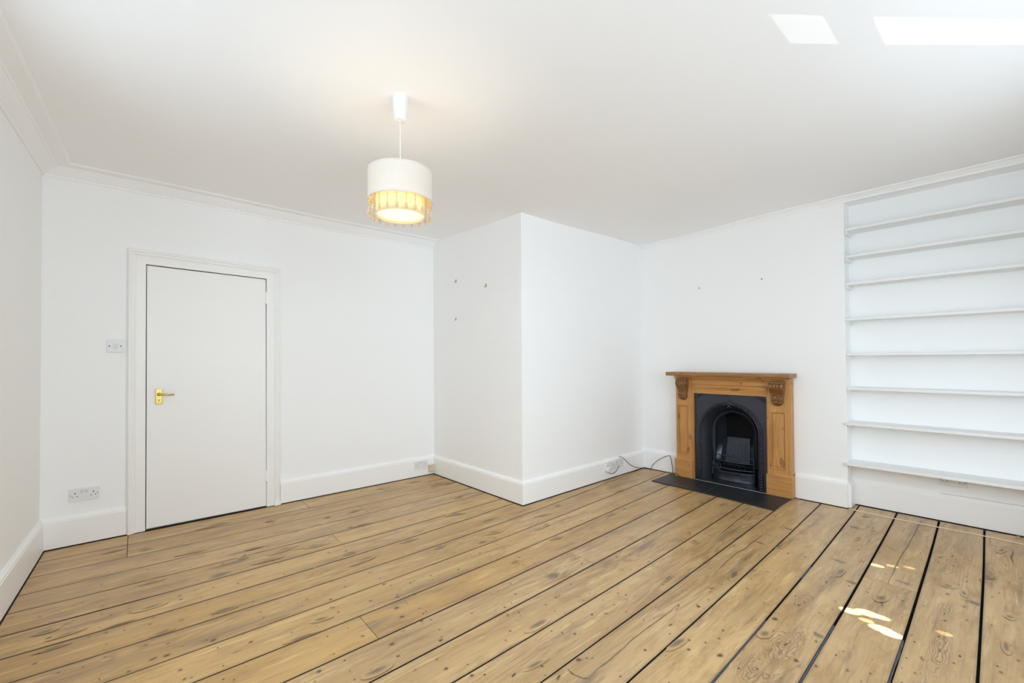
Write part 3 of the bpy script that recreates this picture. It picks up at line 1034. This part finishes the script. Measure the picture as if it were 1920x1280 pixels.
AJ = -pi / 2 - 0.016
hook("picture_hook", (xj(3.835), 3.835, 2.095), AJ, "small steel picture hook, the upper of two nearest the door wall", M_SCREW, 1.0, "hooks on the boxed-in corner")
hook("picture_hook", (xj(3.839), 3.839, 1.696), AJ, "small steel picture hook, the lower of two nearest the door wall", M_SCREW, .85, "hooks on the boxed-in corner")
hook("picture_hook", (xj(3.329), 3.329, 1.982), AJ, "small brass picture hook nearer the outer edge of the boxed-in corner", M_BRASS, 1.25, "hooks on the boxed-in corner")
for s, z, lb in ((.517, 2.010, "small dark nail in the chimney breast, further from the alcove"), (1.120, 2.020, "small dark nail in the chimney breast, nearer the alcove")):
    mb = MB()
    mb.lathe([(.0001, 0), (.0035, 0), (.0035, .010), (.006, .010), (.006, .013), (.0001, .0135)], 12, M=Matrix.Rotation(pi / 2, 4, 'X'))
    q = fp(s, 0, z)
    tag(mb.build("wall_nail", M_SCREW, loc=q, rot=(0, 0, AF)), lb, "nail", "nails in the chimney breast")

# ---------------------------------------------------------------- alcove shelves
SH = [(2.335, 0.0), (2.106, 0.0), (1.874, 0.0), (1.576, 0.0), (1.281, 0.0), (.994, 0.0), (.700, .030), (.364, .034)]
ORD = ["topmost white alcove shelf, just under the cornice", "white alcove shelf, second from the top", "white alcove shelf, third from the top",
       "white alcove shelf, fourth from the top", "white alcove shelf, fourth from the bottom", "white alcove shelf, third from the bottom",
       "deep white alcove shelf, second from the bottom", "deep white alcove shelf, lowest of all, above the skirting"]
for (z, out), lb in zip(SH, ORD):
    q = fp(BREAST, 0, z)
    t = thing("alcove_shelf", q, AF, lb, "shelf", "white alcove shelves")
    mb = MB()
    W = END - BREAST - .004
    mb.box((.002, -out, 0), (W, DEEP - .002, .022))
    if out:
        mb.box((-.007, -out, 0), (.0021, -.001, .022))
    mb.build("board", M_SHELF, t, bevel=.002)
    mb = MB()
    mb.add([(.002, .020, -.026), (.020, .020, -.026), (.020, .165, -.026), (.002, .165, -.026), (.002, .008, -.0005), (.020, .008, -.0005), (.020, .165, -.0005), (.002, .165, -.0005)],
           [(0, 3, 2, 1), (4, 5, 6, 7), (0, 1, 5, 4), (1, 2, 6, 5), (2, 3, 7, 6), (3, 0, 4, 7)])
    mb.build("support_batten", M_SHELF, t)

# ---------------------------------------------------------------- hearth: two slate slabs
def slab(poly, label):
    cx = sum(p[0] for p in poly) / 4
    cy = sum(p[1] for p in poly) / 4
    mb = MB()
    mb.prism([(x - cx, y - cy) for x, y in poly], 0, .009)
    return tag(mb.build("hearth_slab", M_SLATE, loc=(cx, cy, .0006), bevel=.002), label, "hearth", "slate hearth slabs")


hp = lambda s, n: (lambda v: (v.x, v.y))(fp(s, n))
slab([hp(.205, .465), hp(.753, .490), hp(.738, -.02), hp(.200, -.02)], "black slate hearth slab in front of the fireplace, end by the boxed-in corner")
slab([hp(.760, .490), hp(1.357, .530), hp(1.366, -.02), hp(.745, -.02)], "black slate hearth slab in front of the fireplace, end by the alcove")

# ---------------------------------------------------------------- fireplace surround (local x along the wall, y into the wall, z up)
su = thing("fireplace_surround", (OF.x, OF.y, 0), AF, "waxed pine fireplace surround with carved corbels under its mantel shelf", "fireplace surround")
ZB = .0100


def panel(mb, x0, x1, z0, z1, y, steps):
    """nested rectangles (inset, y offset) closing a front face"""
    prev = None
    vs, fs = [], []
    for ins, dy in steps:
        r = [(x0 + ins, y + dy, z0 + ins), (x1 - ins, y + dy, z0 + ins), (x1 - ins, y + dy, z1 - ins), (x0 + ins, y + dy, z1 - ins)]
        b = len(vs)
        vs += r
        if prev is not None:
            for i in range(4):
                fs.append((prev + i, prev + (i + 1) % 4, b + (i + 1) % 4, b + i))
        prev = b
    fs.append((prev, prev + 1, prev + 2, prev + 3))
    mb.add(vs, fs)


def leg(x0, x1, px0, px1):
    z0, z1 = .205, 1.076
    Y = -.090
    mb = MB()
    vs = [(x0, Y, z0), (x1, Y, z0), (x1, Y, z1), (x0, Y, z1), (x0, -.001, z0), (x1, -.001, z0), (x1, -.001, z1), (x0, -.001, z1)]
    mb.add(vs, [(7, 6, 5, 4), (0, 4, 5, 1), (1, 5, 6, 2), (2, 6, 7, 3), (3, 7, 4, 0)])
    pz0, pz1 = .250, .775
    mb.add([(x0, Y, z0), (x1, Y, z0), (x1, Y, z1), (x0, Y, z1), (px0, Y, pz0), (px1, Y, pz0), (px1, Y, pz1), (px0, Y, pz1)],
           [(0, 1, 5, 4), (1, 2, 6, 5), (2, 3, 7, 6), (3, 0, 4, 7)])
    panel(mb, px0, px1, pz0, pz1, Y, [(0, 0), (.002, -.004), (.007, -.005), (.010, .001), (.013, .009), (.016, .010), (.027, .004), (.030, .004)])
    lg = mb.build("leg", M_PINE_V, su)
    mb = MB()
    mb.box((x0 - .016, Y - .013, ZB), (x1 + .008, -.001, .193))
    mb.prism([(x0 - .016, Y - .013), (x1 + .008, Y - .013), (x1 + .008, -.001), (x0 - .016, -.001)], .193, .1935)
    mb.add([(x0 - .016, Y - .013, .1935), (x1 + .008, Y - .013, .1935), (x1 + .008, -.001, .1935), (x0 - .016, -.001, .1935),
            (x0 - .002, Y - .001, .2055), (x1 + .001, Y - .001, .2055), (x1 + .001, -.001, .2055), (x0 - .002, -.001, .2055)],
           [(4, 5, 6, 7), (0, 1, 5, 4), (1, 2, 6, 5), (2, 3, 7, 6), (3, 0, 4, 7)])
    mb.build("plinth_block", M_PINE_H, lg, bevel=.002)
    return lg


legs = [leg(.288, .456, .303, .424), leg(1.183, 1.368, 1.198, 1.330)]
# inner returns (the strips that line the opening)
for x0, x1 in ((.456, .474), (1.170, 1.183)):
    mb = MB()
    mb.box((x0, -.082, ZB), (x1, -.001, .905))
    mb.build("inner_strip", M_PINE_V, su)
# frieze
mb = MB()
mb.box((.456, -.082, .905), (1.183, -.001, 1.076))
mb.build("frieze", M_PINE_H, su)
mb = MB()
rr = []
for dy, z in ((-.0818, .998), (-.086, .997), (-.0945, .990), (-.097, .978), (-.0935, .966), (-.0865, .957), (-.084, .935), (-.0818, .915)):
    rr.append([(.462, dy, z), (1.178, dy, z)])
mb.grid(rr)
mb.build("frieze_moulding", M_PINE_H, su, smooth=40)
# mantel shelf, rounded nose, and the moulding under it
mb = MB()
x0, x1, yf = .232, 1.394, -.205
prof = [(0, 1.087), (yf + .006, 1.087), (yf, 1.093), (yf - .001, 1.107), (yf, 1.119), (yf + .006, 1.1245), (0, 1.1245)]
n = len(prof)
mb.add([(x0, y, z) for y, z in prof] + [(x1, y, z) for y, z in prof], [tuple(range(n)), tuple(reversed(range(n, 2 * n)))] + [(i, (i + 1) % n, n + (i + 1) % n, n + i) for i in range(n)])
mb.build("mantel_shelf", M_PINE_SH, su, bevel=.002)
mb = MB()
prof = [(-.001, 1.040), (-.094, 1.040), (-.096, 1.046), (-.106, 1.052), (-.118, 1.066), (-.130, 1.074), (-.132, 1.0865), (-.001, 1.0865)]
n = len(prof)
ext = [0, 0, 0, .001, .002, .003, .003, .003]
mb.add([(.286 - e, y, z) for (y, z), e in zip(prof, ext)] + [(1.336, y, z) for y, z in prof],
       [tuple(range(n)), tuple(reversed(range(n, 2 * n)))] + [(i, (i + 1) % n, n + (i + 1) % n, n + i) for i in range(n)])
mb.build("shelf_moulding", M_PINE_H, su)


def corbel(xc, w, parent):
    zt, zb = 1.050, .826
    P = [(0.0, .062), (.06, .066), (.12, .078), (.20, .082), (.28, .076), (.36, .060), (.45, .044), (.55, .034), (.64, .030), (.70, .031), (.705, .042), (.74, .046),
         (.775, .042), (.785, .032), (.80, .036), (.85, .040), (.90, .034), (.95, .020), (1.0, .004)]
    mb = MB()
    N, Mv = 40, 60
    rows = []
    for j in range(Mv + 1):
        v = j / Mv
        for a, b in zip(P[:-1], P[1:]):
            if a[0] <= v <= b[0]:
                d = a[1] + (b[1] - a[1]) * (v - a[0]) / max(b[0] - a[0], 1e-6)
                break
        ww = w * (1 if v < .30 else 1 - .22 * min(1, (v - .30) / .35)) * (1 if v < .80 else max(.12, (1 - ((v - .80) / .2) ** 2) ** .5))
        amp = 0.0075 * max(0, min(1, (v - .02) / .06)) * max(0, min(1, (.40 - v) / .14))
        leafy = 0.0055 * max(0, min(1, (v - .40) / .08)) * max(0, min(1, (.69 - v) / .06))
        shell = 0.0055 * max(0, min(1, (v - .79) / .04))
        bead = 0.005 * (1 if .70 < v < .785 else 0)
        row = []
        for i in range(N + 1):
            u = i / N
            f = abs(sin(4 * pi * u)) ** .7
            g = .5 + .5 * sin(2 * pi * (3 * u + 4.5 * v)) * sin(2 * pi * (2.0 * u - 3 * v) + 1)
            h = abs(sin(5 * pi * u)) ** .8
            k = abs(sin(3 * pi * u)) ** .5
            dd = d - amp * (1 - f) - leafy * (1 - g) - shell * (1 - h) - bead * (1 - k)
            row.append((xc + (u - .5) * ww, -.0895 - max(dd, .001), zt - (zt - zb) * v))
        rows.append(row)
    back = [[(p[0], -.0895, p[2]) for p in (r[0], r[-1])] for r in rows]
    mb.grid(rows)
    mb.grid([[b[0], r[0]] for b, r in zip(back, rows)])
    mb.grid([[r[-1], b[1]] for b, r in zip(back, rows)])
    mb.grid([[(p[0], -.0895, zt) for p in rows[0]], rows[0]])
    mb.grid([rows[-1], [(p[0], -.0895, zb) for p in rows[-1]]])
    for s in (-1, 1):                       # scroll eyes on the cheeks
        for z, r in ((1.008, .020),):
            pts = [(xc + s * (w / 2 + .0012), -.0895 - .046 + r * (1 - t / 26) * cos(t * .75), z + r * (1 - t / 26) * sin(t * .75)) for t in range(22)]
            mb.tube(pts, .0032, 6)
    return mb.build("corbel", M_CARVED, parent, smooth=35)


corbel(.372, .112, legs[0])
corbel(1.268, .116, legs[1])

# ---------------------------------------------------------------- cast iron insert
ins = thing("fireplace_insert", (OF.x, OF.y, 0), AF, "black cast iron arched fireplace insert with grate inside the pine surround", "fireplace insert")
CX, ZSP = .825, .527                              # arch centre and springing height


def arch(hw, n=28, zb=.0105, zs=ZSP, ry=None):
    """outline of an arch from the lower left, up and over, to the lower right (x, z)"""
    ry = ry or hw
    pts = [(CX - hw, zb + (zs - zb) * i / 10) for i in range(10)]
    pts += [(CX - hw * cos(pi * i / n), zs + ry * sin(pi * i / n)) for i in range(n + 1)]
    pts += [(CX + hw, zs - (zs - zb) * (i + 1) / 10) for i in range(10)]
    return pts


def arch_rows(spec, **kw):
    return [[(x, y, z) for x, z in arch(hw, **kw)] for hw, y in spec]


FX0, FX1, FZ = .477, 1.164, .900
YP = -.058                                        # front of the plate (towards the room)
mb = MB()
inner = arch(.302)
outer = []
for x, z in inner:                                # the square border round the arch
    if z <= ZSP:
        outer.append((FX0 if x < CX else FX1, z))
    else:
        a = atan2(z - ZSP, x - CX)
        k = min((FX1 - CX) / max(abs(cos(a)), 1e-4), (FZ - ZSP) / max(abs(sin(a)), 1e-4))
        outer.append((min(max(CX + k * cos(a), FX0), FX1), min(ZSP + k * sin(a), FZ)))
mb.grid([[(x, YP, z) for x, z in outer], [(x, YP, z) for x, z in inner]])
mb.grid([[(x, YP, z) for x, z in outer], [(x, -.004, z) for x, z in outer]])
for cxn, s in ((FX0, 1), (FX1, -1)):
    mb.add([(cxn, YP, FZ), (cxn, YP, ZSP + .30), (cxn + s * .10, YP, FZ)], [(0, 1, 2)])
mb.build("front_plate", M_IRON, ins)
# raised outer moulding with its row of beads
mb = MB()
mb.grid(arch_rows([(.304, YP + .001), (.303, YP - .008), (.300, YP - .012), (.296, YP - .012), (.293, YP - .006), (.281, YP - .005), (.278, YP - .010), (.273, YP - .014), (.268, YP - .010), (.265, YP - .001)]))
am = mb.build("arch_moulding", M_IRON, ins, smooth=40)
mb = MB()
seg = []
A = arch(.287, n=60)
dense = [Vector((x, YP - .007, z)) for x, z in A]
L = [0]
for a, b in zip(dense[:-1], dense[1:]):
    L.append(L[-1] + (b - a).length)
nb = 74
for k in range(nb):
    t = L[-1] * (k + .5) / nb
    for i in range(len(L) - 1):
        if L[i] <= t <= L[i + 1]:
            p = dense[i].lerp(dense[i + 1], (t - L[i]) / (L[i + 1] - L[i]))
            break
    mb.sphere(p + Vector((0, -.005, 0)), .0092, 8, 6, sq=(1, .8, 1))
mb.build("bead_row", M_IRON, am, smooth=60)
mb = MB()                                          # little crest on the crown of the arch
for dx, dz, r in ((0, .010, .016), (-.024, .000, .012), (.024, .0, .012), (-.044, -.008, .009), (.044, -.008, .009), (0, -.020, .012), (-.012, -.034, .007), (.012, -.034, .007), (0, .028, .008)):
    mb.sphere((CX + dx, YP - .010, ZSP + .287 + dz), r, 10, 8, sq=(1, .7, 1))
mb.build("crest", M_IRON, am, smooth=60)
# splayed reveal and inner ring
mb = MB()
mb.grid(arch_rows([(.266, YP), (.260, YP + .004), (.217, .050)]))
mb.build("splayed_reveal", M_IRON, ins, smooth=40)
mb = MB()
mb.grid(arch_rows([(.218, .050), (.217, .040), (.213, .036), (.209, .040), (.206, .049), (.200, .050), (.197, .043), (.192, .039), (.187, .043), (.185, .080)], zb=.2))
mb.build("inner_ring", M_IRON, ins, smooth=40)
# firebox: cheeks, sloping ribbed fireback, dark throat
mb = MB()
cheek = []
for j in range(9):
    v = j / 8
    y = .070 + .170 * v
    hw = .205 - .060 * v * v
    cheek.append([(CX - hw, y, .18 + .62 * i / 10) for i in range(11)])
mb.grid(cheek)
mb.grid([[(2 * CX - p[0], p[1], p[2]) for p in r] for r in cheek])
mb.box((.512, YP + .006, .0094), (1.155, .238, .0104))
fbx = mb.build("firebox", M_IRON, ins, smooth=40)
mb = MB()
mb.box((CX - .215, .240, .012), (CX + .215, .250, .80))
mb.grid([[(CX - .215, .06, .795), (CX + .215, .06, .795)], [(CX - .215, .245, .795), (CX + .215, .245, .795)]])
mb.build("throat", M_SOOT, fbx)
mb = MB()
FC, hw0, hw1 = .812, .124, .110
mb.add([(FC - hw0, .150, .19), (FC + hw0, .150, .19), (FC + hw1, .200, .44), (FC - hw1, .200, .44), (FC - hw1, .238, .44), (FC + hw1, .238, .44)],
       [(0, 1, 2, 3), (3, 2, 5, 4)])
mb.add([(FC - hw1 - .004, .192, .418), (FC + hw1 + .004, .192, .418), (FC + hw1 + .004, .194, .447), (FC - hw1 - .004, .194, .447),
        (FC - hw1 - .004, .238, .418), (FC + hw1 + .004, .238, .418), (FC + hw1 + .004, .238, .447), (FC - hw1 - .004, .238, .447)],
       [(0, 1, 2, 3), (3, 2, 6, 7), (0, 3, 7, 4), (1, 5, 6, 2), (0, 4, 5, 1)])
for k in range(8):
    x = FC - .088 + .176 * k / 7
    mb.tube([(x + (x - FC) * .10, .152, .205), (x, .187, .375), (x, .1905, .390), (x, .196, .394)], [.0085, .0078, .0065, .002], 8)
mb.build("fireback", M_IRON, ins, smooth=40)
for s in (-1, 1):                                  # shoulders that sweep down from the fireback to the bars
    mb = MB()
    K = [(.112, .200, .445), (.118, .175, .425), (.130, .145, .375), (.148, .115, .325), (.172, .085, .290), (.200, .060, .272)]
    B_ = [(.112, .185, .20), (.118, .165, .20), (.128, .140, .20), (.145, .110, .20), (.170, .080, .20), (.200, .055, .20)]
    T_ = [(.112, .240, .455), (.140, .235, .450), (.165, .200, .420), (.185, .160, .380), (.200, .120, .330), (.205, .070, .285)]
    c0 = FC + (CX - FC) * .5
    f = lambda L: [(c0 + s * a, y, z) for a, y, z in L]
    mb.grid([f(T_), f(K), f(B_)])
    mb.build("shoulder", M_IRON, ins, smooth=70)


def bow(z, hw, r, depth=.055, y0=.030, n=18):
    pts = []
    for i in range(n + 1):
        u = -1 + 2 * i / n
        pts.append((CX + u * hw, y0 - depth * (1 - u * u), z))
    return pts


gr = thing("fire_grate", (OF.x, OF.y, 0), AF, "black bowed iron fire grate with bars and ash cover in the arch opening", "grate")
for z, hw, r, dep in ((.283, .190, .0050, .030), (.226, .192, .0055, .044), (.160, .198, .0070, .062), (.131, .200, .0060, .070)):
    mb = MB()
    mb.tube(bow(z, hw, r, dep), r, 8)
    mb.build("front_bar", M_IRON, gr, smooth=60)
for s in (-1, 1):
    mb = MB()
    mb.tube([(CX + s * .191, .030, .128), (CX + s * .191, .030, .290)], .006, 8)
    mb.build("side_post", M_IRON, gr, smooth=60)
mb = MB()                                          # slatted bed of the grate
for k in range(15):
    x = CX - .160 + .320 * k / 14
    u = (x - CX) / .2
    mb.tube([(x - .030, .145, .168), (x + .030, .030 - .050 * (1 - u * u) + .004, .160)], .0062, 6)
mb.tube([(CX - .18, .148, .168), (CX + .18, .148, .168)], .007, 6)
mb.build("slatted_bed", M_IRON, gr, smooth=60)
mb = MB()                                          # bowed ash-pan cover
rows = []
for dz, grow in ((.128, .066), (.120, .073), (.112, .068), (.104, .066), (.060, .066), (.052, .069), (.045, .077), (.037, .074), (.026, .070), (.0105, .070)):
    rows.append(bow(dz, .199, 0, grow))
mb.grid(rows)
mb.grid([rows[0], [(p[0], .03, p[2]) for p in rows[0]]])
mb.build("ash_cover", M_IRON, gr, smooth=50)

mb = MB()
a, b = fp(.757, .488, .0052), fp(.7415, .095, .0052)
mb.tube([a, b], .0034, 6)
tag(mb.build('trim_5', plain('grey_grout', (0.085, 0.085, 0.088), 0.8)), 'dark joint between the two hearth slabs', 'joint', kind='structure')
# bead of mortar between hearth and surround
mb = MB()
a, b = fp(.474, .092, .0098), fp(1.168, .098, .0098)
mb.tube([a, b], .0028, 6)
tag(mb.build("trim_3", M_MORTAR), "thin pale mortar line between slate hearth and iron insert", "mortar line", kind="structure")

# ---------------------------------------------------------------- pendant lamp
LX, LY = .985, 1.985
LZ = zc(LX, LY)
pn = thing("pendant_lamp", (LX, LY, LZ), 0, "two-tier ivory drum pendant lamp with hanging crystal beads, switched on", "ceiling lamp")
mb = MB()
mb.lathe([(.0001, 0), (.041, 0), (.0415, -.004), (.040, -.012), (.031, -.108), (.028, -.117), (.012, -.120), (.0001, -.120)], 36)
mb.build("ceiling_rose", M_PLASTIC, pn, smooth=35)
TOP, MID, LOW = 2.195 - LZ, 2.047 - LZ, 1.975 - LZ
mb = MB()
mb.tube([(0, 0, -.118), (0, 0, TOP - .012)], .0024, 10)
mb.build("flex", M_WHITECORD, pn, smooth=60)
mb = MB()
mb.lathe([(.155, TOP), (.155, MID), (.1535, MID), (.1535, TOP), (.155, TOP)], 64)
us = mb.build("upper_shade", M_SHADE, pn, smooth=40)
mb = MB()
mb.lathe([(.1555, TOP + .001), (.1565, TOP - .001), (.1565, TOP - .006), (.1530, TOP - .006), (.1530, TOP + .001)], 64)
mb.lathe([(.1555, MID + .006), (.1565, MID + .004), (.1565, MID - .001), (.1530, MID - .001), (.1530, MID + .006)], 64)
mb.build("rim_band", M_SHADE, us, smooth=40)
mb = MB()
mb.lathe([(.117, TOP - .03), (.117, LOW), (.1155, LOW), (.1155, TOP - .03), (.117, TOP - .03)], 56)
ls = mb.build("lower_shade", M_SHADE_IN, pn, smooth=40)
mb = MB()
mb.lathe([(.0001, LOW + .012), (.1153, LOW + .012), (.1153, LOW + .0135), (.0001, LOW + .0135)], 48)
mb.build("diffuser", M_DIFF, ls)
mb = MB()                                          # wire spider that carries the shades
for k in range(3):
    a = 2 * pi * k / 3 + .3
    mb.tube([(.018 * cos(a), .018 * sin(a), TOP - .040), (.153 * cos(a), .153 * sin(a), TOP - .004)], .0014, 6)
mb.lathe([(.0001, TOP - .010), (.016, TOP - .014), (.018, TOP - .045), (.014, TOP - .060), (.0001, TOP - .060)], 20)
mb.build("lamp_holder", M_PLASTIC, pn, smooth=40)
mb = MB()
mb.lathe([(.0001, TOP - .058), (.012, TOP - .060), (.014, TOP - .072), (.026, TOP - .092), (.029, TOP - .108), (.024, TOP - .126), (.010, TOP - .136), (.0001, TOP - .1375)], 24)
mb.build("bulb", M_BULB, pn, smooth=60)
bead = MB()
bead.tube([(0, 0, 0), (0, 0, -.046)], .0006, 5)
for z, r in ((-.007, .0044), (-.017, .0038), (-.027, .0038), (-.037, .0034)):
    bead.sphere((0, 0, z), r, 8, 6)
bead.lathe([(.0001, -.042), (.0030, -.045), (.0072, -.058), (.0080, -.066), (.0060, -.074), (.0001, -.078)], 8)
proto = None
NST = 22
for k in range(NST):
    a = 2 * pi * (k + .5) / NST
    loc = (.152 * cos(a), .152 * sin(a), MID - .001)
    if proto is None:
        proto = bead.build("crystal_strand", M_BEAD, us, smooth=30)
        o = proto
    else:
        o = proto.copy()
        COL.objects.link(o)
        o.parent = us
    o.location = loc
    o.rotation_euler = (0, 0, a)

# ---------------------------------------------------------------- glints of sun (light from outside, through the windows)
beam((2.475, .16, 2.56), (-.80, .65, .36), 12.0, 3.3, 3000, blend=.02)
for x, y, sz, e in ((2.70, .56, 1.5, 1500), (2.74, .50, 1.7, 1800), (2.745, .45, 1.2, 1300), (2.66, .49, 1.0, 700), (2.63, .43, 1.6, 1800), (2.615, .39, 1.5, 1800),
                    (3.41, .575, 1.2, 1100), (3.47, .51, .7, 400), (3.52, .44, 1.0, 350), (2.80, .235, .9, 350)):
    beam((x, y, 0), (-.10, .75, -.62), 2.4, sz, e * 1.5, (1.0, .95, .86), blend=.45)
